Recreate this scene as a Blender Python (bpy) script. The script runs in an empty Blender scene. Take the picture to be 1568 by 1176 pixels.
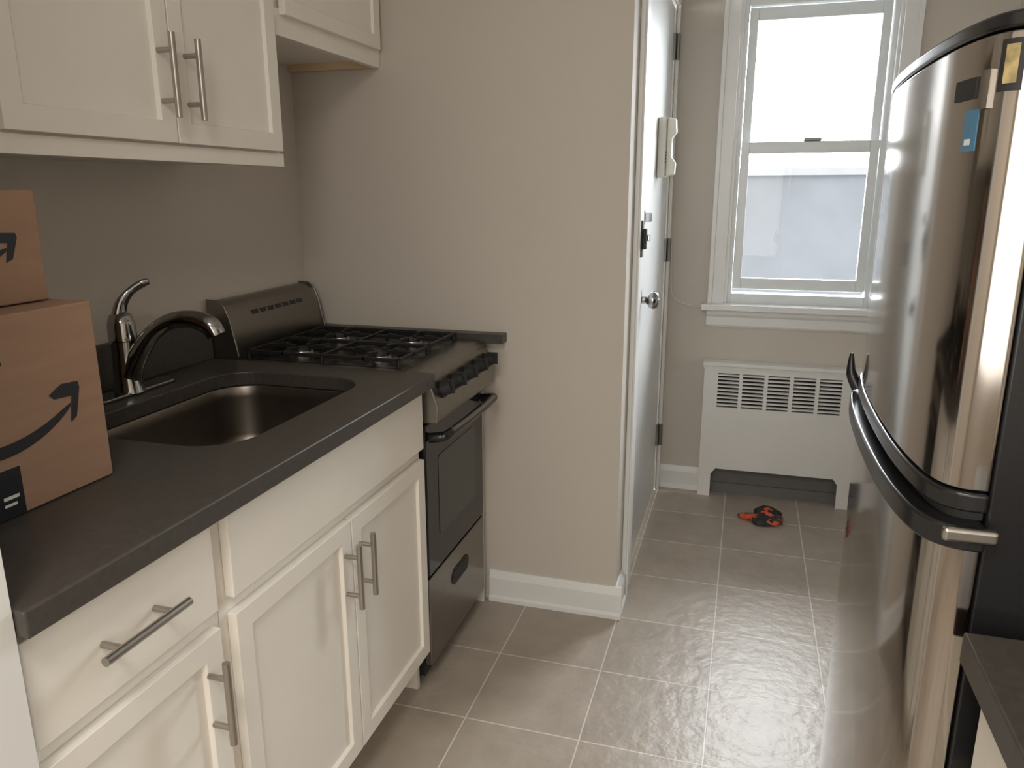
import bpy, bmesh, math, random
from mathutils import Vector, Matrix
random.seed(4)
S = bpy.context.scene
COL = S.collection
try:
    S.view_settings.view_transform = 'Standard'
except Exception: pass

# ------------------------------------------------------------------ materials
def mat(name, col, rough=0.5, metal=0.0, var=0.04, scale=6.0, bump=0.0, bscale=40.0, stretch=None, spec=0.5, coat=0.0, col2=None, sharp=False):
    m = bpy.data.materials.new(name); m.use_nodes = True
    nt = m.node_tree; b = nt.nodes['Principled BSDF']
    b.inputs['Roughness'].default_value = rough
    b.inputs['Metallic'].default_value = metal
    b.inputs['Specular IOR Level'].default_value = spec
    b.inputs['Coat Weight'].default_value = coat
    tc = nt.nodes.new('ShaderNodeTexCoord')
    mp = nt.nodes.new('ShaderNodeMapping')
    if stretch: mp.inputs['Scale'].default_value = stretch
    nt.links.new(tc.outputs['Object'], mp.inputs['Vector'])
    n = nt.nodes.new('ShaderNodeTexNoise'); n.inputs['Scale'].default_value = scale; n.inputs['Detail'].default_value = 4
    nt.links.new(mp.outputs[0], n.inputs['Vector'])
    r = nt.nodes.new('ShaderNodeValToRGB')
    lo = [max(0, c*(1-var)) for c in col]; hi = [min(1, c*(1+var)) for c in col]
    if col2: hi = col2
    r.color_ramp.elements[0].position = .3; r.color_ramp.elements[1].position = .7
    if sharp: r.color_ramp.elements[0].position = .50; r.color_ramp.elements[1].position = .53
    r.color_ramp.elements[0].color = (*lo, 1); r.color_ramp.elements[1].color = (*hi, 1)
    nt.links.new(n.outputs['Fac'], r.inputs['Fac'])
    nt.links.new(r.outputs['Color'], b.inputs['Base Color'])
    if bump > 0:
        n2 = nt.nodes.new('ShaderNodeTexNoise'); n2.inputs['Scale'].default_value = bscale; n2.inputs['Detail'].default_value = 3
        nt.links.new(mp.outputs[0], n2.inputs['Vector'])
        bp = nt.nodes.new('ShaderNodeBump'); bp.inputs['Strength'].default_value = bump; bp.inputs['Distance'].default_value = 0.002
        nt.links.new(n2.outputs['Fac'], bp.inputs['Height'])
        nt.links.new(bp.outputs['Normal'], b.inputs['Normal'])
    return m

M = {}
M['wall'] = mat('wall_paint', (0.60, 0.548, 0.482), 0.75, var=.02, scale=2, bump=.15, bscale=120)
M['ceil'] = mat('ceiling_paint', (0.78, 0.77, 0.74), 0.85, var=.02)
M['trim'] = mat('trim_white_paint', (0.80, 0.80, 0.78), 0.4, var=.02)
M['door'] = mat('door_paint', (0.74, 0.76, 0.76), 0.35, var=.02)
M['cab'] = mat('cabinet_white_lacquer', (0.87, 0.83, 0.755), 0.38, var=.015)
M['wood'] = mat('raw_birch', (0.66, 0.50, 0.31), 0.6, var=.15, scale=4, stretch=(1, 8, 1))
M['counter'] = mat('dark_quartz', (0.060, 0.053, 0.046), 0.38, var=.15, scale=90, bump=.03)
M['sink'] = mat('sink_steel', (0.23, 0.20, 0.17), 0.34, 1.0, var=.06, scale=20)
M['stovesteel'] = mat('stove_steel', (0.27, 0.252, 0.225), 0.33, 1.0, var=.05, scale=12, stretch=(1, 30, 1))
M['nickel'] = mat('satin_nickel', (0.44, 0.41, 0.37), 0.3, 1.0, var=.03)
M['chrome'] = mat('chrome', (0.40, 0.40, 0.40), 0.08, 1.0, var=.02)
M['fridge'] = mat('fridge_stainless', (0.43, 0.395, 0.36), 0.10, 1.0, var=.06, scale=3, bump=.08, bscale=5, stretch=(1, 1, .3))
M['black'] = mat('black_plastic', (0.012, 0.012, 0.013), 0.25, var=.1)
M['blackm'] = mat('black_matte', (0.015, 0.015, 0.016), 0.6, var=.1)
M['iron'] = mat('cast_iron', (0.012, 0.012, 0.012), 0.5, var=.2, bump=.3)
M['glassblk'] = mat('oven_black_glass', (0.010, 0.010, 0.011), 0.08, var=.1)
M['ovenwin'] = mat('oven_window_glass', (0.035, 0.037, 0.035), 0.06, var=.1)
M['alu'] = mat('burner_aluminium', (0.5, 0.5, 0.5), 0.35, 1.0)
M['card'] = mat('cardboard', (0.34, 0.205, 0.13), 0.8, var=.07, scale=5, stretch=(1, 1, 8))
M['ink'] = mat('black_ink', (0.01, 0.01, 0.012), 0.6)
M['tape'] = mat('packing_tape', (0.015, 0.016, 0.02), 0.3)
M['vinyl'] = mat('window_vinyl', (0.76, 0.79, 0.79), 0.35, var=.02)
M['rad'] = mat('radiator_enamel', (0.78, 0.77, 0.74), 0.45, var=.02)
M['dark'] = mat('dark_recess', (0.03, 0.03, 0.03), 0.8)
M['recess_shade'] = mat('shade_grey', (0.16, 0.155, 0.15), 0.8)  # grey carries the shade inside the radiator cover's foot opening
M['hinge'] = mat('hinge_metal', (0.22, 0.22, 0.21), 0.4, .8)
M['phone'] = mat('ivory_plastic', (0.74, 0.72, 0.64), 0.4)
M['orange'] = mat('orange_printed_film', (0.66, 0.085, 0.02), 0.35, var=.0, scale=22, col2=(.02, .018, .02), sharp=True)
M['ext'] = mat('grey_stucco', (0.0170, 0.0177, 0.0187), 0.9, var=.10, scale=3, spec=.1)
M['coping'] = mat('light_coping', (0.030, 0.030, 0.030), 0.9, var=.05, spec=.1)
M['yellow'] = mat('yellow_sticker', (0.35, 0.27, 0.12), 0.5, var=.5, scale=60)
M['blue'] = mat('blue_sticker', (0.07, 0.20, 0.32), 0.4)
M['cord'] = mat('white_cord', (0.75, 0.75, 0.72), 0.5)
# glass
g = bpy.data.materials.new('window_glass'); g.use_nodes = True; nt = g.node_tree
nt.nodes.remove(nt.nodes['Principled BSDF'])
tr = nt.nodes.new('ShaderNodeBsdfTransparent'); gl = nt.nodes.new('ShaderNodeBsdfGlossy'); gl.inputs['Roughness'].default_value = .02
mx = nt.nodes.new('ShaderNodeMixShader'); fr = nt.nodes.new('ShaderNodeFresnel'); fr.inputs['IOR'].default_value = 1.3
nt.links.new(fr.outputs[0], mx.inputs[0]); nt.links.new(tr.outputs[0], mx.inputs[1]); nt.links.new(gl.outputs[0], mx.inputs[2])
nt.links.new(mx.outputs[0], nt.nodes['Material Output'].inputs[0]); M['glass'] = g
# floor tiles
P = 0.3157
f = bpy.data.materials.new('ceramic_tile_floor'); f.use_nodes = True; nt = f.node_tree; b = nt.nodes['Principled BSDF']
tc = nt.nodes.new('ShaderNodeTexCoord'); mp = nt.nodes.new('ShaderNodeMapping')
mp.vector_type = 'POINT'
mp.inputs['Scale'].default_value = (1/P, 1/P, 1/P)
mp.inputs['Location'].default_value = (0.019/P+20, -2.345/P+20, 0)
nt.links.new(tc.outputs['Object'], mp.inputs['Vector'])
br = nt.nodes.new('ShaderNodeTexBrick'); br.offset = 0; br.squash = 1
br.inputs['Scale'].default_value = 1; br.inputs['Brick Width'].default_value = 1; br.inputs['Row Height'].default_value = 1
br.inputs['Mortar Size'].default_value = .0085; br.inputs['Mortar Smooth'].default_value = .2
br.inputs['Color1'].default_value = (0.385, 0.332, 0.275, 1); br.inputs['Color2'].default_value = (0.435, 0.38, 0.32, 1)
br.inputs['Mortar'].default_value = (0.68, 0.64, 0.575, 1)
nt.links.new(mp.outputs[0], br.inputs['Vector'])
n = nt.nodes.new('ShaderNodeTexNoise'); n.inputs['Scale'].default_value = 9; n.inputs['Detail'].default_value = 6
nt.links.new(tc.outputs['Object'], n.inputs['Vector'])
mm = nt.nodes.new('ShaderNodeMix'); mm.data_type = 'RGBA'; mm.blend_type = 'MULTIPLY'; mm.inputs[0].default_value = 1
rr = nt.nodes.new('ShaderNodeValToRGB'); rr.color_ramp.elements[0].color = (.76, .75, .74, 1); rr.color_ramp.elements[1].color = (1.18, 1.17, 1.16, 1)
nt.links.new(n.outputs['Fac'], rr.inputs['Fac'])
nt.links.new(br.outputs['Color'], mm.inputs[6]); nt.links.new(rr.outputs['Color'], mm.inputs[7]); nt.links.new(mm.outputs[2], b.inputs['Base Color'])
n2 = nt.nodes.new('ShaderNodeTexNoise'); n2.inputs['Scale'].default_value = 26; n2.inputs['Detail'].default_value = 6
nt.links.new(tc.outputs['Object'], n2.inputs['Vector'])
ad = nt.nodes.new('ShaderNodeMath'); ad.operation = 'MULTIPLY_ADD'; ad.inputs[1].default_value = -.5
nt.links.new(br.outputs['Fac'], ad.inputs[0]); nt.links.new(n2.outputs['Fac'], ad.inputs[2])
bp = nt.nodes.new('ShaderNodeBump'); bp.inputs['Strength'].default_value = .7; bp.inputs['Distance'].default_value = .005
nt.links.new(ad.outputs[0], bp.inputs['Height']); nt.links.new(bp.outputs[0], b.inputs['Normal'])
b.inputs['Roughness'].default_value = .38
M['floor'] = f

# ------------------------------------------------------------------ helpers
def group(name, loc=(0, 0, 0)):
    e = bpy.data.objects.new(name, None); e.empty_display_size = .1; e.location = loc; COL.objects.link(e); return e

def finish(me, name, parent, m, smooth=None, bevel=0, segs=2):
    if isinstance(m, str): m = M[m]
    if m: me.materials.append(m)
    xs = [v.co for v in me.vertices]
    c = Vector([(min(v[i] for v in xs)+max(v[i] for v in xs))/2 for i in range(3)])
    me.transform(Matrix.Translation(-c))
    o = bpy.data.objects.new(name, me); COL.objects.link(o)
    if parent is not None:
        o.parent = parent; o.location = c - Vector(parent.location)
    else: o.location = c
    if smooth is not None:
        for p in me.polygons: p.use_smooth = True
        me.set_sharp_from_angle(angle=math.radians(smooth))
    if bevel > 0:
        md = o.modifiers.new('bevel', 'BEVEL'); md.width = bevel; md.segments = segs; md.limit_method = 'ANGLE'; md.angle_limit = math.radians(40)
        for p in me.polygons: p.use_smooth = True
        md.harden_normals = True
    return o

def box(parent, name, x, y, z, m, bevel=0):
    bm = bmesh.new()
    vs = [bm.verts.new((a, b_, c)) for a in x for b_ in y for c in z]
    for q in ((0, 1, 3, 2), (4, 6, 7, 5), (0, 4, 5, 1), (2, 3, 7, 6), (0, 2, 6, 4), (1, 5, 7, 3)):
        bm.faces.new([vs[i] for i in q])
    bmesh.ops.recalc_face_normals(bm, faces=bm.faces)
    me = bpy.data.meshes.new(name); bm.to_mesh(me); bm.free()
    return finish(me, name, parent, m, None, bevel)

def prism(parent, name, poly, axis, a0, a1, m, bevel=0, smooth=None):
    """poly: 2D pts. axis 0: (y,z) extruded along x; 1:(x,z) along y; 2:(x,y) along z"""
    bm = bmesh.new()
    def P3(p, a):
        return {0: (a, p[0], p[1]), 1: (p[0], a, p[1]), 2: (p[0], p[1], a)}[axis]
    A = [bm.verts.new(P3(p, a0)) for p in poly]; B = [bm.verts.new(P3(p, a1)) for p in poly]
    bm.faces.new(A); bm.faces.new(B[::-1])
    n = len(poly)
    for i in range(n):
        bm.faces.new((A[i], B[i], B[(i+1) % n], A[(i+1) % n]))
    bmesh.ops.recalc_face_normals(bm, faces=bm.faces)
    me = bpy.data.meshes.new(name); bm.to_mesh(me); bm.free()
    return finish(me, name, parent, m, smooth, bevel)

def catmull(pts, k_):
    out = []; n = len(pts)
    for i in range(n-1):
        p0, p1, p2, p3 = pts[max(i-1, 0)], pts[i], pts[i+1], pts[min(i+2, n-1)]
        for k in range(k_):
            t = k/k_
            out.append(.5*((2*p1)+(-p0+p2)*t+(2*p0-5*p1+4*p2-p3)*t*t+(-p0+3*p1-3*p2+p3)*t**3))
    out.append(pts[-1]); return out

def sweep(parent, name, pts, rad, m, segs=14, smoothpath=0, flat=1.0, cap=True):
    pts = [Vector(p) for p in pts]
    rads = list(rad) if hasattr(rad, '__len__') else [rad]*len(pts)
    if smoothpath:
        nr = []
        for i in range(len(pts)-1):
            for k in range(smoothpath):
                t = k/smoothpath; nr.append(rads[i]*(1-t)+rads[i+1]*t)
        nr.append(rads[-1]); pts = catmull(pts, smoothpath); rads = nr
    bm = bmesh.new(); rings = []
    up = None
    for i, p in enumerate(pts):
        d = (pts[min(i+1, len(pts)-1)]-pts[max(i-1, 0)]).normalized()
        if up is None:
            up = Vector((0, 0, 1)) if abs(d.z) < .9 else Vector((1, 0, 0))
        s = d.cross(up).normalized(); up = s.cross(d).normalized()
        rings.append([bm.verts.new(p+(s*math.cos(a)+up*math.sin(a)*flat)*rads[i]) for a in [2*math.pi*k/segs for k in range(segs)]])
    for a, b_ in zip(rings, rings[1:]):
        for k in range(segs):
            bm.faces.new((a[k], a[(k+1) % segs], b_[(k+1) % segs], b_[k]))
    if cap:
        bm.faces.new(rings[0][::-1]); bm.faces.new(rings[-1])
    bmesh.ops.recalc_face_normals(bm, faces=bm.faces)
    me = bpy.data.meshes.new(name); bm.to_mesh(me); bm.free()
    return finish(me, name, parent, m, 45)

def cyl(parent, name, p0, p1, r, m, segs=24, r2=None):
    return sweep(parent, name, [p0, p1], [r, r if r2 is None else r2], m, segs)

def boolean_cut(o, cutters):
    for c in cutters:
        md = o.modifiers.new('cut', 'BOOLEAN'); md.operation = 'DIFFERENCE'; md.object = c; md.solver = 'EXACT'
    bpy.context.view_layer.update()
    dg = bpy.context.evaluated_depsgraph_get()
    me = bpy.data.meshes.new_from_object(o.evaluated_get(dg))
    o.modifiers.clear(); o.data = me
    for c in cutters: bpy.data.objects.remove(c, do_unlink=True)

def rrect(x0, x1, y0, y1, r, n=8):
    out = []
    for cx, cy, a0 in ((x1-r, y1-r, 0), (x0+r, y1-r, 90), (x0+r, y0+r, 180), (x1-r, y0+r, 270)):
        for k in range(n+1):
            a = math.radians(a0+90*k/n); out.append((cx+r*math.cos(a), cy+r*math.sin(a)))
    return out

def shaker(parent, name, xf, y, z, m='cab', sgn=1, rail=.058, th=.019):
    bm = bmesh.new()
    x = sorted((xf, xf-sgn*th))
    vs = [bm.verts.new((a, b_, c)) for a in x for b_ in y for c in z]
    for q in ((0, 1, 3, 2), (4, 6, 7, 5), (0, 4, 5, 1), (2, 3, 7, 6), (0, 2, 6, 4), (1, 5, 7, 3)):
        bm.faces.new([vs[i] for i in q])
    bmesh.ops.recalc_face_normals(bm, faces=bm.faces)
    fc = [q for q in bm.faces if q.normal.x*sgn > .9]
    bmesh.ops.inset_region(bm, faces=fc, thickness=rail, depth=0)
    bmesh.ops.inset_region(bm, faces=fc, thickness=.003, depth=-.009)
    me = bpy.data.meshes.new(name); bm.to_mesh(me); bm.free()
    return finish(me, name, parent, m, None, .0015)

def tbar(parent, name, x, a, b_, r=.0065, xface=None):
    a = Vector(a); b_ = Vector(b_)
    cyl(parent, name+'_bar', a, b_, r, 'nickel', 18)
    for i, t in enumerate((.2, .8)):
        p = a.lerp(b_, t)
        cyl(parent, f'{name}_post_{i+1}', (xface, p.y, p.z), (p.x, p.y, p.z), r*.8, 'nickel', 14)

# ------------------------------------------------------------------ room shell
LX, EY, CX, WY, RX, CH, BY = -1.447, 2.345, -.345, 3.60, .93, 2.5, -1.7
box(None, 'floor', (LX-.1, RX+.1), (BY-.1, WY+.15), (-.08, 0), 'floor')
fl = bpy.data.objects['floor']; off = fl.location.copy(); fl.data.transform(Matrix.Translation(off)); fl.location = (0, 0, 0)
box(None, 'ceiling', (LX-.1, RX+.1), (BY-.1, WY+.15), (CH, CH+.08), 'ceil')
box(None, 'wall_left', (LX-.1, LX), (BY, EY+.1), (0, CH), 'wall')
box(None, 'wall_stove', (LX, CX), (EY, EY+.1), (0, CH), 'wall')
box(None, 'wall_back', (LX-.1, RX+.1), (BY-.1, BY), (0, CH), 'wall')
box(None, 'wall_right', (RX, RX+.1), (BY, WY), (0, CH), 'wall')
box(None, 'wall_near_left', (LX, -.768), (.44, .588), (0, CH), 'trim')
D0, D1, DH = 2.60, 3.535, 2.14
box(None, 'wall_hall_near', (CX-.1, CX), (EY+.1, D0-.012), (0, CH), 'wall')
box(None, 'wall_hall_header', (CX-.1, CX), (D0-.012, D1), (DH, CH), 'wall')
box(None, 'wall_hall_far', (CX-.1, CX), (D1, WY), (0, CH), 'wall')
WX0, WX1, WZ0, WZ1 = -.085, .53, .90, 2.17
box(None, 'wall_window_below', (CX-.1, RX+.1), (WY, WY+.15), (0, WZ0), 'wall')
box(None, 'wall_window_above', (CX-.1, RX+.1), (WY, WY+.15), (WZ1, CH), 'wall')
box(None, 'wall_window_left', (CX-.1, WX0), (WY, WY+.15), (WZ0, WZ1), 'wall')
box(None, 'wall_window_right', (WX1, RX+.1), (WY, WY+.15), (WZ0, WZ1), 'wall')

def baseboard(name, axis, a0, a1, face, sgn):
    prof = [(0, 0), (.022, 0), (.022, .014), (.015, .022), (.015, .085), (.010, .10), (.006, .112), (0, .112)]
    if axis == 'x': prism(None, name, [(face+sgn*p, q) for p, q in prof], 0, a0, a1, 'trim')
    else: prism(None, name, [(face+sgn*p, q) for p, q in prof], 1, a0, a1, 'trim')
baseboard('baseboard_stove', 'x', -.785, CX+.022, EY, -1)
baseboard('baseboard_hall', 'y', EY, 2.465, CX, 1)
baseboard('baseboard_window', 'x', CX, -.150, WY, -1)
baseboard('baseboard_right', 'y', 1.50, WY, RX, -1)

# ------------------------------------------------------------------ door (entry) closed in hall wall
d = group('door_1', (CX-.02, (D0+D1)/2, 0))
box(d, 'leaf', (CX-.045, CX-.006), (D0+.012, D1-.006), (.008, DH-.01), 'door', .002)
for i, z in enumerate((.28, 1.14, 1.98)):
    cyl(d, f'hinge_{i+1}_barrel', (CX+.012, D1-.004, z-.05), (CX+.012, D1-.004, z+.05), .010, 'hinge', 12)
    box(d, f'hinge_{i+1}_leaf', (CX-.006, CX+.004), (D1-.03, D1-.0005), (z-.05, z+.05), 'hinge')
ky = D0+.085; kz = 1.03
cyl(d, 'knob_rose', (CX-.006, ky, kz), (CX+.004, ky, kz), .036, 'nickel')
sweep(d, 'knob', [(CX, ky, kz), (CX+.025, ky, kz), (CX+.034, ky, kz), (CX+.048, ky, kz), (CX+.062, ky, kz), (CX+.068, ky, kz)], [.012, .014, .026, .032, .026, .006], 'chrome', 20, 3)
cyl(d, 'deadbolt_rose', (CX-.006, ky-.01, 1.31), (CX+.010, ky-.01, 1.31), .022, 'nickel')
box(d, 'deadbolt_turn', (CX+.010, CX+.032), (ky-.016, ky-.004), (1.295, 1.325), 'chrome', .002)
t = group('trim_1', (CX, D0, 0))
box(t, 'jamb_near', (CX-.1, CX+.001), (D0-.012, D0+.010), (0, DH), 'trim')
box(t, 'casing_near', (CX+.0005, CX+.016), (D0-.13, D0), (0, DH+.07), 'trim', .003)
box(t, 'casing_near_bead', (CX+.016, CX+.022), (D0-.13, D0-.11), (0, DH+.07), 'trim', .002)
box(t, 'casing_far', (CX+.0005, CX+.016), (D1+.008, WY-.024), (0, DH+.07), 'trim', .003)
box(t, 'casing_head', (CX+.0005, CX+.016), (D0, D1), (DH, DH+.07), 'trim', .003)
k = group('door_lock_strike', (CX+.02, 2.50, 1.26))
box(k, 'plate', (CX+.0165, CX+.026), (2.498, 2.535), (1.19, 1.305), 'blackm', .002)
box(k, 'keeper', (CX+.026, CX+.038), (2.502, 2.53), (1.215, 1.28), 'blackm', .003)
box(k, 'bolt', (CX+.026, CX+.046), (2.531, 2.545), (1.24, 1.26), 'chrome', .002)

# intercom handset on door
h = group('intercom_handset', (CX+.02, 3.05, 1.54))
box(h, 'base', (CX-.005, CX+.026), (3.08, 3.17), (1.445, 1.665), 'phone', .006)
prism(h, 'receiver', [(CX+.026, 1.45), (CX+.060, 1.455), (CX+.062, 1.50), (CX+.046, 1.52), (CX+.046, 1.59), (CX+.062, 1.61), (CX+.058, 1.66), (CX+.026, 1.665)], 1, 3.10, 3.15, 'phone', .005)
for i in range(4):
    box(h, f'slot_{i+1}', (CX+.02, CX+.0275), (3.083, 3.097), (1.50+i*.012, 1.505+i*.012), 'dark')

# ------------------------------------------------------------------ window
w = group('window_1', ((WX0+WX1)/2, WY+.06, WZ0))
Y0 = WY+.03; Y1 = WY+.10
box(w, 'frame_left', (WX0, WX0+.03), (Y0, Y1), (WZ0, WZ1), 'vinyl', .002)
box(w, 'frame_right', (WX1-.03, WX1), (Y0, Y1), (WZ0, WZ1), 'vinyl', .002)
box(w, 'frame_top', (WX0+.03, WX1-.03), (Y0, Y1), (WZ1-.03, WZ1), 'vinyl', .002)
box(w, 'frame_sill', (WX0+.03, WX1-.03), (Y0, Y1), (WZ0, WZ0+.045), 'vinyl', .002)
a0, a1 = WX0+.032, WX1-.032
def sash(nm, y, z0, z1, st=.036, bot=.035, top=.035):
    box(w, nm+'_stile_left', (a0, a0+st), y, (z0, z1), 'vinyl', .003)
    box(w, nm+'_stile_right', (a1-st, a1), y, (z0, z1), 'vinyl', .003)
    box(w, nm+'_rail_bottom', (a0+st, a1-st), y, (z0, z0+bot), 'vinyl', .003)
    box(w, nm+'_rail_top', (a0+st, a1-st), y, (z1-top, z1), 'vinyl', .003)
    ym = (y[0]+y[1])/2
    box(w, nm+'_glass', (a0+st-.003, a1-st+.003), (ym-.002, ym+.002), (z0+bot-.003, z1-top+.003), 'glass')
sash('upper_sash', (WY+.068, WY+.095), 1.565, WZ1-.032, top=.05)
sash('lower_sash', (WY+.036, WY+.063), .965, 1.598, bot=.05, top=.048)
box(w, 'sash_lock', (.20, .27), (WY+.032, WY+.06), (1.598, 1.612), 'hinge', .003)
t = group('trim_2', ((WX0+WX1)/2, WY, WZ0))
box(t, 'casing_left', (WX0-.07, WX0), (WY-.018, WY-.0005), (WZ0, WZ1+.08), 'trim', .004)
box(t, 'casing_left_bead', (WX0-.07, WX0-.05), (WY-.026, WY-.018), (WZ0, WZ1+.08), 'trim', .003)
box(t, 'casing_right', (WX1, WX1+.07), (WY-.018, WY-.0005), (WZ0, WZ1+.08), 'trim', .004)
box(t, 'casing_right_bead', (WX1+.05, WX1+.07), (WY-.026, WY-.018), (WZ0, WZ1+.08), 'trim', .003)
box(t, 'casing_head', (WX0, WX1), (WY-.018, WY-.0005), (WZ1, WZ1+.08), 'trim', .004)
box(t, 'return_left', (WX0, WX0+.012), (WY-.001, WY+.03), (WZ0, WZ1), 'trim')
box(t, 'return_right', (WX1-.012, WX1), (WY-.001, WY+.03), (WZ0, WZ1), 'trim')
box(t, 'stool', (WX0-.095, WX1+.095), (WY-.055, WY+.03), (WZ0-.026, WZ0+.002), 'trim', .005)
prism(t, 'apron', [(WY, WZ0-.026), (WY-.034, WZ0-.026), (WY-.030, WZ0-.045), (WY-.018, WZ0-.058), (WY-.016, WZ0-.095), (WY-.008, WZ0-.105), (WY, WZ0-.105)], 0, WX0-.07, WX1+.07, 'trim')
# outside
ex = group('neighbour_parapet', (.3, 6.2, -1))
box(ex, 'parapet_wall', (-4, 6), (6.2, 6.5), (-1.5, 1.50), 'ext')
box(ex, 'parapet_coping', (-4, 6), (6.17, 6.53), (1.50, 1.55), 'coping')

# radiator cover
r = group('radiator_cover', (.18, WY, 0))
xl, xr, yf = -.147, .515, 3.53
RT = .625
fr_ = prism(r, 'front_panel', [(xl, 0), (xl+.055, 0), (xl+.055, .11), (xl+.075, .138), (xr-.075, .138), (xr-.055, .11), (xr-.055, 0), (xr, 0), (xr, RT), (xl, RT)], 1, yf, yf+.016, 'rad')
vx = [-.085+i*.108 for i in range(5)]
cs = [box(None, 'cut', (a, a+.092), (yf-.02, yf+.05), (.435, .595), 'rad') for a in vx]
boolean_cut(fr_, cs)
for j, a in enumerate(vx):
    for i in range(9):
        z = .442+i*.0175
        prism(r, f'louvre_{j+1}_{i+1}', [(yf+.002, z), (yf+.014, z+.005), (yf+.014, z+.008), (yf+.002, z+.006)], 0, a-.001, a+.093, 'rad')
box(r, 'recess_shade', (xl+.02, xr-.02), (yf+.045, yf+.048), (.145, RT-.01), 'dark')  # dark sheet standing in for the unlit inside behind the louvres
box(r, 'recess_shade_strip', (xl+.02, xr-.02), (WY-.008, WY-.001), (.052, .145), 'recess_shade')  # strip coloured as the shadow on the wall under the cover
box(r, 'side_left', (xl, xl+.016), (yf+.016, WY-.001), (0, RT), 'rad')
box(r, 'side_right', (xr-.016, xr), (yf+.016, WY-.001), (0, RT), 'rad')
box(r, 'top', (xl-.008, xr+.008), (yf-.010, WY-.001), (RT, RT+.018), 'rad', .004)
box(r, 'lip', (xl-.004, xr+.004), (yf-.005, yf), (RT-.008, RT), 'rad')
box(r, 'wall_base', (xl+.02, xr-.02), (WY-.018, WY-.001), (0.001, .052), 'recess_shade')

# ------------------------------------------------------------------ base cabinets
CT = .94; CTH = .036
XF = -.785
def base(nm, y0, y1):
    gq = group(nm, ((XF-.3), (y0+y1)/2, 0))
    box(gq, 'face_frame', (XF-.040, XF-.0195), (y0, y1), (.10, CT-CTH-.001), 'cab')
    box(gq, 'side_near', (LX+.01, XF-.040), (y0, y0+.016), (0, CT-CTH-.001), 'cab')
    box(gq, 'side_far', (LX+.01, XF-.040), (y1-.016, y1), (0, CT-CTH-.001), 'cab')
    box(gq, 'bottom', (LX+.01, XF-.040), (y0+.016, y1-.016), (.10, .118), 'cab')
    box(gq, 'toe_kick', (XF-.10, XF-.085), (y0+.016, y1-.016), (0, .10), 'cab')
    return gq
c1 = base('drawer_base_cabinet', .592, .966)
box(c1, 'drawer_front', (XF-.019, XF), (.604, .947), (.735, .885), 'cab', .0025)
shaker(c1, 'cabinet_door', XF, (.604, .947), (.128, .705))
tbar(c1, 'drawer_pull', 0, (-.75, .685, .815), (-.75, .845, .815), xface=XF)
tbar(c1, 'door_pull', 0, (-.75, .908, .52), (-.75, .908, .67), xface=XF)
c2 = base('sink_base_cabinet', .968, 1.806)
box(c2, 'false_drawer_front', (XF-.019, XF), (.988, 1.797), (.735, .885), 'cab', .0025)
shaker(c2, 'door_left', XF, (.988, 1.389), (.128, .705))
shaker(c2, 'door_right', XF, (1.394, 1.797), (.128, .705))
tbar(c2, 'pull_left', 0, (-.75, 1.357, .515), (-.75, 1.357, .665), xface=XF)
tbar(c2, 'pull_right', 0, (-.75, 1.423, .515), (-.75, 1.423, .665), xface=XF)

# countertop w/ sink hole
kt = group('kitchen_countertop', (-1.1, 1.2, CT))
SX0, SX1, SY0, SY1 = -1.285, -.885, 1.135, 1.70
top = box(kt, 'slab', (LX+.002, -.752), (.590, 1.810), (CT-CTH, CT), 'counter')
cut = prism(None, 'cut', rrect(SX0, SX1, SY0, SY1, .10, 10), 2, CT-.1, CT+.05, 'counter')
boolean_cut(top, [cut])
md = top.modifiers.new('b', 'BEVEL'); md.width = .003; md.segments = 2; md.limit_method = 'ANGLE'
box(kt, 'backsplash', (LX+.002, LX+.022), (.590, 1.810), (CT+.0005, CT+.11), 'counter', .002)
fs = group('countertop_filler', (-1.1, 2.315, .93))
box(fs, 'filler_strip', (LX+.002, -.722), (2.296, EY-.001), (.926, .955), 'counter', .002)
box(fs, 'filler_support', (LX+.05, -.80), (2.312, EY-.024), (0, .926), 'cab')

# sink
sk = group('kitchen_sink', ((SX0+SX1)/2, (SY0+SY1)/2, CT))
bm = bmesh.new(); rings = []
zt = CT-CTH
for ins, z in ((-.012, zt-.0008), (-.002, zt-.0008), (.0, zt-.004), (.002, zt-.03), (.006, zt-.13), (.014, zt-.155), (.03, zt-.172), (.06, zt-.18), (.12, zt-.184), (.165, zt-.186)):
    rr_ = max(.10-ins*.35, .02)
    rings.append([bm.verts.new((px, py, z)) for px, py in rrect(SX0+ins, SX1-ins, SY0+ins, SY1-ins, min(rr_, (SX1-SX0)/2-ins-.001), 10)])
for a, b_ in zip(rings, rings[1:]):
    for i in range(len(a)): bm.faces.new((a[i], a[(i+1) % len(a)], b_[(i+1) % len(a)], b_[i]))
bm.faces.new(rings[-1]); bmesh.ops.recalc_face_normals(bm, faces=bm.faces)
me = bpy.data.meshes.new('bowl'); bm.to_mesh(me); bm.free(); finish(me, 'bowl', sk, 'sink', 60)
cx, cy = (SX0+SX1)/2, (SY0+SY1)/2
cyl(sk, 'drain_flange', (cx, cy, zt-.1855), (cx, cy, zt-.182), .045, 'chrome')
cyl(sk, 'drain_hole', (cx, cy, zt-.182), (cx, cy, zt-.1815), .03, 'dark')

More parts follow.
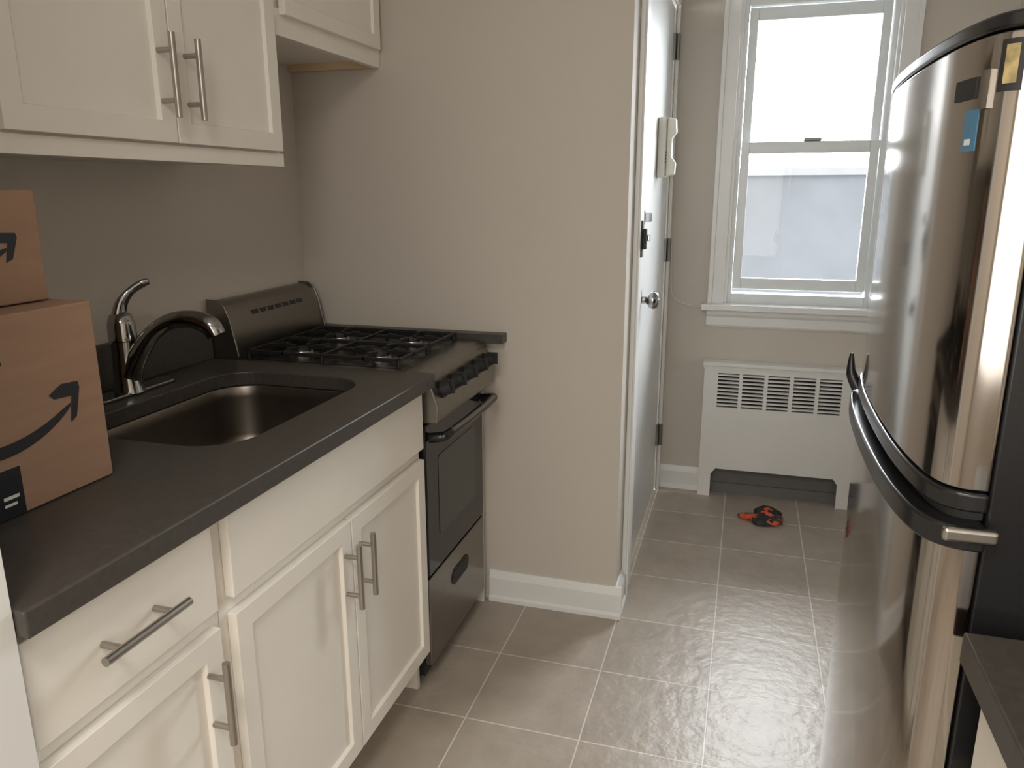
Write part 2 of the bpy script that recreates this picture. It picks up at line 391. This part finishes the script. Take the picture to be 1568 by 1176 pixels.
# faucet
fc = group('kitchen_faucet', (-1.36, 1.42, CT))
prism(fc, 'deck_plate', rrect(-1.392, -1.335, 1.30, 1.56, .027, 8), 2, CT+.0005, CT+.009, 'chrome', .003)
sweep(fc, 'body', [(-1.363, 1.42, CT+.005), (-1.363, 1.42, CT+.03), (-1.363, 1.42, CT+.10), (-1.363, 1.42, CT+.125), (-1.363, 1.42, CT+.128), (-1.363, 1.42, CT+.165), (-1.363, 1.42, CT+.185), (-1.363, 1.42, CT+.195)],
      [.036, .030, .027, .027, .031, .030, .024, .008], 'chrome', 28)
sweep(fc, 'lever', [(-1.365, 1.418, CT+.175), (-1.36, 1.425, CT+.21), (-1.345, 1.442, CT+.238), (-1.325, 1.462, CT+.255), (-1.315, 1.470, CT+.257)], [.022, .016, .011, .011, .007], 'chrome', 16, 5, .7)
sweep(fc, 'spout', [(-1.355, 1.42, CT+.045), (-1.325, 1.427, CT+.10), (-1.29, 1.435, CT+.145), (-1.245, 1.447, CT+.172), (-1.195, 1.458, CT+.176), (-1.158, 1.466, CT+.162), (-1.145, 1.469, CT+.140)], [.027, .022, .019, .019, .021, .023, .021], 'chrome', 20, 6)

# ------------------------------------------------------------------ upper cabinets
UXF = -1.118
u1 = group('wall_cabinet', (-1.28, 1.2, 1.466))
box(u1, 'carcass', (LX+.001, UXF-.0195), (.592, 1.768), (1.466, 2.36), 'cab', .001)
box(u1, 'light_rail', (UXF-.040, UXF-.012), (.592, 1.772), (1.458, 1.49), 'cab', .001)
shaker(u1, 'door_outer', UXF, (.600, .960), (1.494, 2.35))
shaker(u1, 'door_left', UXF, (.982, 1.376), (1.494, 2.35))
shaker(u1, 'door_right', UXF, (1.380, 1.755), (1.494, 2.35))
tbar(u1, 'pull_left', 0, (-1.083, 1.342, 1.54), (-1.083, 1.342, 1.695), xface=UXF)
tbar(u1, 'pull_right', 0, (-1.083, 1.418, 1.54), (-1.083, 1.418, 1.695), xface=UXF)
u2 = group('wall_cabinet', (-1.28, 2.05, 1.777))
box(u2, 'carcass', (LX+.001, UXF-.0195), (1.770, EY-.002), (1.790, 2.36), 'cab')
box(u2, 'face_rail', (UXF-.035, UXF-.0135), (1.770, EY-.002), (1.768, 1.83), 'cab', .001)
box(u2, 'side_rail_far', (LX+.001, UXF-.035), (EY-.020, EY-.002), (1.768, 1.790), 'wood')
shaker(u2, 'cabinet_door', UXF+.006, (1.795, 2.315), (1.815, 2.35), rail=.055)

# ------------------------------------------------------------------ stove
st = group('gas_range', (-1.1, 2.05, 0))
SYa, SYb = 1.816, 2.290
box(st, 'body', (-1.435, -.812), (SYa, SYb), (.03, .905), 'blackm')
for i, (x, y) in enumerate(((-1.40, SYa+.04), (-1.40, SYb-.04), (-.86, SYa+.04), (-.86, SYb-.04))):
    cyl(st, f'foot_{i+1}', (x, y, 0), (x, y, .03), .018, 'blackm')
box(st, 'cooktop', (-1.435, -.80), (SYa-.002, SYb+.002), (.905, .936), 'stovesteel', .006)
box(st, 'cooktop_well', (-1.345, -.865), (SYa+.025, SYb-.025), (.936, .9375), 'black', .0005)
prism(st, 'control_panel', [(-.812, .932), (-.795, .934), (-.775, .925), (-.748, .845), (-.752, .800), (-.812, .797)], 1, SYa-.002, SYb+.002, 'stovesteel', .004)
nrm = Vector((.08, 0, .027)).normalized()
for i in range(5):
    y = SYa+.050+i*(SYb-SYa-.10)/4
    c = Vector((-.762, y, .882))
    cyl(st, f'knob_{i+1}_skirt', c-nrm*.004, c+nrm*.008, .025, 'black', 22)
    cyl(st, f'knob_{i+1}', c+nrm*.008, c+nrm*.036, .021, 'blackm', 20, .018)
    box(st, f'knob_{i+1}_grip', (c.x+.008, c.x+.042), (y-.004, y+.004), (c.z-.008, c.z+.028), 'blackm', .002)
box(st, 'oven_door', (-.812, -.789), (SYa+.002, SYb-.002), (.345, .790), 'glassblk', .004)
prism(st, 'oven_window', rrect(SYa+.085, SYb-.085, .44, .68, .015, 5), 0, -.789, -.7875, 'ovenwin', .0005)
sweep(st, 'oven_handle', [(-.785, SYa+.022, .752), (-.752, SYa+.026, .757), (-.738, SYa+.05, .760), (-.732, (SYa+SYb)/2, .762), (-.738, SYb-.05, .760), (-.752, SYb-.026, .757), (-.785, SYb-.022, .752)], [.014, .014, .013, .013, .013, .014, .014], 'black', 16, 5)
sweep(st, 'oven_handle_inlay', [(-.7315, SYa+.06, .770), (-.7255, (SYa+SYb)/2, .772), (-.7315, SYb-.06, .770)], .007, 'stovesteel', 12, 5)
box(st, 'broiler_drawer', (-.812, -.789), (SYa+.002, SYb-.002), (.065, .338), 'stovesteel', .004)
prism(st, 'drawer_recess', rrect(1.985, 2.13, .228, .280, .0255, 8), 0, -.789, -.7865, 'blackm', .001)
prism(st, 'drawer_recess_inner', rrect(1.998, 2.117, .240, .272, .0155, 8), 0, -.7866, -.7855, 'blackm')
bgp = [(-1.435, .93), (-1.360, .93), (-1.352, .945), (-1.372, 1.05), (-1.385, 1.082), (-1.405, 1.097), (-1.435, 1.100)]
prism(st, 'backguard', bgp, 1, SYa, SYb, 'stovesteel', .005)
for e, yy in (('near', SYa-.004), ('far', SYb-.002)):
    prism(st, f'backguard_cap_{e}', [(-1.438, .936), (-1.352, .936), (-1.345, .948), (-1.366, 1.052), (-1.380, 1.087), (-1.403, 1.104), (-1.438, 1.106)], 1, yy, yy+.007, 'stovesteel', .002)
for i in range(7):
    y = 1.93+i*.040
    prism(st, f'vent_slot_{i+1}', [(-1.385, 1.050), (-1.3705, 1.050), (-1.3745, 1.062), (-1.385, 1.062)], 1, y, y+.029, 'black')
bc = [(-1.225, SYa+.125), (-1.225, SYb-.125), (-.975, SYa+.125), (-.975, SYb-.125)]
for i, (x, y) in enumerate(bc):
    cyl(st, f'burner_{i+1}_pan', (x, y, .9375), (x, y, .939), .05, 'stovesteel', 28)
    cyl(st, f'burner_{i+1}_base', (x, y, .939), (x, y, .949), .036, 'alu', 24, .032)
    cyl(st, f'burner_{i+1}_cap', (x, y, .949), (x, y, .956), .030, 'iron', 24, .026)
ZG = .963
for s, (ya, yb) in enumerate(((SYa+.03, (SYa+SYb)/2-.006), ((SYa+SYb)/2+.006, SYb-.03))):
    bars = []
    xa, xb = -1.335, -.872
    ym = (ya+yb)/2; q = .0045
    def bar(p, q2):
        bars.append((p, q2))
    bar((xa, ya), (xb, ya)); bar((xa, yb), (xb, yb)); bar((xa, ya), (xa, yb)); bar((xb, ya), (xb, yb)); bar(((xa+xb)/2, ya), ((xa+xb)/2, yb))
    for bx in (-1.225, -.975):
        for dy, ye in ((-1, ya), (1, yb)):
            bar((bx, ym+dy*.025), (bx, ye))
        for dx in (-1, 1):
            bar((bx+dx*.025, ym), (bx+dx*.112, ym))
    for i, (p, p2) in enumerate(bars):
        x0_, x1_ = sorted((p[0], p2[0])); y0_, y1_ = sorted((p[1], p2[1]))
        box(st, f'grate_{s+1}_bar_{i+1}', (x0_-q, x1_+q), (y0_-q, y1_+q), (ZG-.011, ZG), 'iron', .002)
    for i, (x, y) in enumerate(((xa, ya), (xa, yb), (xb, ya), (xb, yb), ((xa+xb)/2, ya), ((xa+xb)/2, yb))):
        cyl(st, f'grate_{s+1}_foot_{i+1}', (x, y, .936), (x, y, ZG-.004), .006, 'iron', 10)
    for i, bx in enumerate((-1.225, -.975)):
        for jj, (dx, dy) in enumerate(((1, 0), (-1, 0), (0, 1), (0, -1))):
            box(st, f'grate_{s+1}_tip_{i+1}_{jj+1}', (bx+dx*.06-.006-.01*abs(dx), bx+dx*.06+.006+.01*abs(dx)), (ym+dy*.06-.006-.01*abs(dy), ym+dy*.06+.006+.01*abs(dy)), (ZG-.004, ZG+.005), 'iron', .002)

# ------------------------------------------------------------------ refrigerator
fg = group('refrigerator', (.55, 1.17, 0))
FY0, FY1 = .872, 1.468
box(fg, 'cabinet_body', (.2635, .90), (FY0+.003, FY1-.003), (.035, 1.548), 'black', .004)
for i, (x, y) in enumerate(((.34, .91), (.34, 1.43), (.86, .91), (.86, 1.43))):
    cyl(fg, f'foot_{i+1}', (x, y, 0), (x, y, .035), .02, 'blackm')
PC = [(.258, .872), (.243, .8735), (.230, .8785), (.2195, .889), (.2115, .907), (.2045, .940), (.1985, .99), (.1945, 1.06), (.193, 1.17), (.1945, 1.27), (.198, 1.345), (.2035, 1.405), (.209, 1.438), (.2165, 1.454), (.227, 1.4635), (.241, 1.4675), (.258, 1.468)]
PCS = catmull([Vector((p[0], p[1], 0)) for p in PC], 6)
def plan(off=0.0, e=0.0, back=.262):
    out = [(back, FY0-e)]
    for i, p in enumerate(PCS):
        tng = (PCS[min(i+1, len(PCS)-1)]-PCS[max(i-1, 0)]).normalized()
        nn = Vector((-tng.y, tng.x, 0))
        q_ = p+nn*off
        out.append((min(q_.x, back-.0005), q_.y))
    out.append((back, FY1+e))
    return out
prism(fg, 'refrigerator_door', plan(), 2, .075, 1.028, 'fridge', .003, 30)
prism(fg, 'freezer_door', plan(), 2, 1.089, 1.545, 'fridge', .003, 30)
prism(fg, 'top_trim', plan(.002, .002), 2, 1.546, 1.562, 'black', .004, 30)
prism(fg, 'freezer_handle_trim', plan(.004, .004), 2, 1.066, 1.088, 'black', .004, 30)
prism(fg, 'door_handle_trim', plan(.015, .015), 2, 1.026, 1.054, 'black', .007, 30)
prism(fg, 'handle_gap', plan(-.010, -.010), 2, 1.054, 1.066, 'dark')
box(fg, 'door_handle_cap', (.218, .272), (FY0-.0225, FY0-.010), (1.038, 1.055), 'nickel', .005)
sweep(fg, 'handle_far_tip', [(.205, FY1-.025, 1.06), (.192, FY1-.022, 1.085), (.190, FY1-.018, 1.12)], [.012, .009, .003], 'black', 12, 4)
def patch(name, y0, y1, z0, z1, m, off=.0008, skip=6):
    a, b_ = [], []
    for i, p in enumerate(PCS):
        if y0 <= p.y <= y1 and p.x < .2575:
            tng = (PCS[min(i+1, len(PCS)-1)]-PCS[max(i-1, 0)]).normalized(); nn = Vector((-tng.y, tng.x, 0))
            a.append(tuple((p+nn*off)[:2])); b_.append(tuple((p-nn*.001)[:2]))
    if len(a) > 1: prism(fg, name, a+b_[::-1], 2, z0, z1, m, 0, 40)
patch('energy_sticker', .905, .935, 1.437, 1.477, 'blue')
patch('energy_sticker_text', .912, .930, 1.443, 1.449, 'cord', .0012)
patch('yellow_label', .8765, .8855, 1.497, 1.532, 'yellow', .0012)
patch('label_frame', .875, .889, 1.49, 1.537, 'blackm', .0006)
patch('brand_badge', .912, .965, 1.488, 1.508, 'blackm', .002)
patch('brand_plate', .893, .905, 1.476, 1.512, 'nickel', .004)
# right-hand counter
rc = group('side_counter_cabinet', (.58, .55, 0))
box(rc, 'countertop', (.25, RX-.002), (.30, .847), (CT-CTH, CT), 'counter', .003)
box(rc, 'carcass', (.295, RX-.01), (.31, .842), (.10, CT-CTH-.001), 'cab')
box(rc, 'toe_kick', (.35, RX-.01), (.32, .84), (0, .10), 'cab')
shaker(rc, 'cabinet_door', .275, (.32, .838), (.128, .705), sgn=-1)
box(rc, 'drawer_front', (.275, .294), (.32, .838), (.735, .885), 'cab', .002)

# ------------------------------------------------------------------ cardboard boxes
def carton(loc, x, y, z):
    gq = group('cardboard_box', loc)
    box(gq, 'carton', x, y, z, 'card', .003)
    return gq
b1 = carton((-1.15, .8, CT), (-1.37, -.99), (.62, .975), (CT+.001, CT+.292))
b2 = carton((-1.18, .78, CT+.293), (-1.34, -1.052), (.66, .957), (CT+.294, CT+.462))
box(b1, 'flap_seam', (-1.37, -.989), (.79, .7925), (CT+.2915, CT+.2925), 'tape')
def smile(gq, xf, yc, zc, hw, sag, s=1.0):
    N = 24
    top_, bot = [], []
    for i in range(N+1):
        t = -1+2*i/N
        z = zc+sag*(t*t)
        wdt = .0025+.009*(1-t*t)**.6*s
        top_.append((yc+hw*t, z+wdt*.6)); bot.append((yc+hw*t, z-wdt))
    prism(gq, 'smile_print', bot+top_[::-1], 0, xf+.0003, xf+.0012, 'ink')
    y1 = yc+hw; z1 = zc+sag
    prism(gq, 'arrow_print', [(y1+.018, z1+.032*s), (y1+.020, z1+.022*s), (y1+.008, z1-.022*s), (y1-.003, z1-.028*s), (y1+.004, z1+.012*s), (y1-.028, z1+.014*s), (y1-.036, z1+.022*s), (y1-.012, z1+.034*s)], 0, xf+.0003, xf+.0012, 'ink')
smile(b1, -.99, .785, 1.042, .125, .038)
smile(b2, -1.052, .80, 1.295, .095, .022, .7)
prism(b1, 'letter_print', [(.775, 1.10), (.788, 1.095), (.793, 1.15), (.806, 1.165), (.800, 1.175), (.775, 1.155)], 0, -.9897, -.9888, 'ink')
box(b1, 'label', (-.9905, -.989), (.74, .808), (CT+.003, CT+.074), 'tape')
box(b1, 'label_text', (-.9893, -.9885), (.775, .800), (CT+.03, CT+.035), 'cord')
box(b1, 'label_text_2', (-.9893, -.9885), (.775, .795), (CT+.02, CT+.024), 'cord')

# ------------------------------------------------------------------ crumpled wrapper on floor
cw = group('crumpled_wrapper', (.16, 3.30, 0))
def crumple(nm, c, sx, sy, sz, m, seed):
    random.seed(seed)
    bm = bmesh.new(); bmesh.ops.create_icosphere(bm, subdivisions=3, radius=1)
    offs = [(Vector((random.uniform(-1, 1), random.uniform(-1, 1), random.uniform(-1, 1))).normalized(), random.uniform(.2, .6)) for _ in range(18)]
    for v in bm.verts:
        n_ = v.co.normalized(); k_ = 1
        for o_, a_ in offs:
            dd = n_.dot(o_)
            if dd > .6: k_ -= a_*(dd-.6)/.4*(1 if a_ < .4 else -1.1)
        k_ += random.uniform(-.16, .16)
        p = n_*k_
        v.co = Vector((c[0]+p.x*sx, c[1]+p.y*sy, max(.0015, c[2]+p.z*sz)))
    me = bpy.data.meshes.new(nm); bm.to_mesh(me); bm.free()
    finish(me, nm, cw, m, 15)
crumple('orange_part', (.120, 3.29, .012), .055, .030, .014, 'orange', 2)
crumple('black_part', (.178, 3.31, .014), .050, .040, .020, 'blackm', 5)
crumple('orange_fold', (.195, 3.285, .020), .036, .028, .024, 'orange', 8)
crumple('orange_tail', (.155, 3.265, .012), .050, .016, .014, 'orange', 11)
crumple('orange_tip', (.175, 3.335, .026), .020, .018, .020, 'orange', 14)

# cord under window
wc = group('window_cord', (-.25, WY, 1.0))
sweep(wc, 'cord', [(-.325, WY-.030, 1.16), (-.32, WY-.025, 1.0), (-.31, WY-.012, .93), (-.27, WY-.010, .90), (-.21, WY-.012, .885), (-.165, WY-.03, .892)], .0022, 'cord', 8, 8)

# added ceiling fixture, out of view, dressing for the overhead fill
cl = group('added_ceiling_fixture', (-.2, -.3, CH))
def emis(name, col, s):
    m = bpy.data.materials.new(name); m.use_nodes = True; b = m.node_tree.nodes['Principled BSDF']
    b.inputs['Base Color'].default_value = (*col, 1); b.inputs['Emission Color'].default_value = (*col, 1); b.inputs['Emission Strength'].default_value = s
    return m
cyl(cl, 'canopy', (-.2, -.3, CH-.02), (-.2, -.3, CH), .19, 'nickel', 40)
sweep(cl, 'diffuser', [(-.2, -.3, CH-.02), (-.2, -.3, CH-.05), (-.2, -.3, CH-.08), (-.2, -.3, CH-.095)], [.17, .165, .12, .02], emis('opal_glass', (1, .93, .82), 1.5), 40)
def area(name, loc, rot, sx, sy, e, col):
    l = bpy.data.lights.new(name, 'AREA'); l.shape = 'RECTANGLE'; l.size = sx; l.size_y = sy; l.energy = e; l.color = col
    o = bpy.data.objects.new(name, l); o.location = loc; o.rotation_euler = rot; COL.objects.link(o); return o
area('overhead_fill_light', (-.2, -.3, CH-.12), (0, 0, 0), .5, .5, 20, (1, .94, .86))  # added fill from above and behind the camera
area('rear_fill_light', (-.2, BY+.1, 1.5), (math.radians(90), 0, 0), 1.8, 1.6, 28, (1, .97, .93))  # added fill behind the camera; the back wall has no window
# world
wd = bpy.data.worlds.new('overcast_sky'); S.world = wd; wd.use_nodes = True
bg = wd.node_tree.nodes['Background']; bg.inputs['Color'].default_value = (.92, .965, 1, 1); bg.inputs['Strength'].default_value = 35
pl = area('window_portal', ((WX0+WX1)/2, WY+.14, (WZ0+WZ1)/2), (math.radians(-90), 0, 0), WX1-WX0, WZ1-WZ0, 1, (1, 1, 1))
try: pl.data.cycles.is_portal = True
except Exception as e: print('portal', e)

# ------------------------------------------------------------------ camera
cam = bpy.data.cameras.new('camera'); co = bpy.data.objects.new('camera', cam); COL.objects.link(co)
fwd = Vector((-.2793, .9288, -.2435)).normalized(); rt = Vector((.9578, .2874, -.0023)); rt = (rt-fwd*rt.dot(fwd)).normalized(); upv = rt.cross(fwd)
mw = Matrix((( rt.x, upv.x, -fwd.x, 0), (rt.y, upv.y, -fwd.y, 0), (rt.z, upv.z, -fwd.z, 1.4), (0, 0, 0, 1)))
co.matrix_world = mw
cam.sensor_width = 36; cam.lens = 36*1183/1568; cam.clip_start = .02
S.camera = co
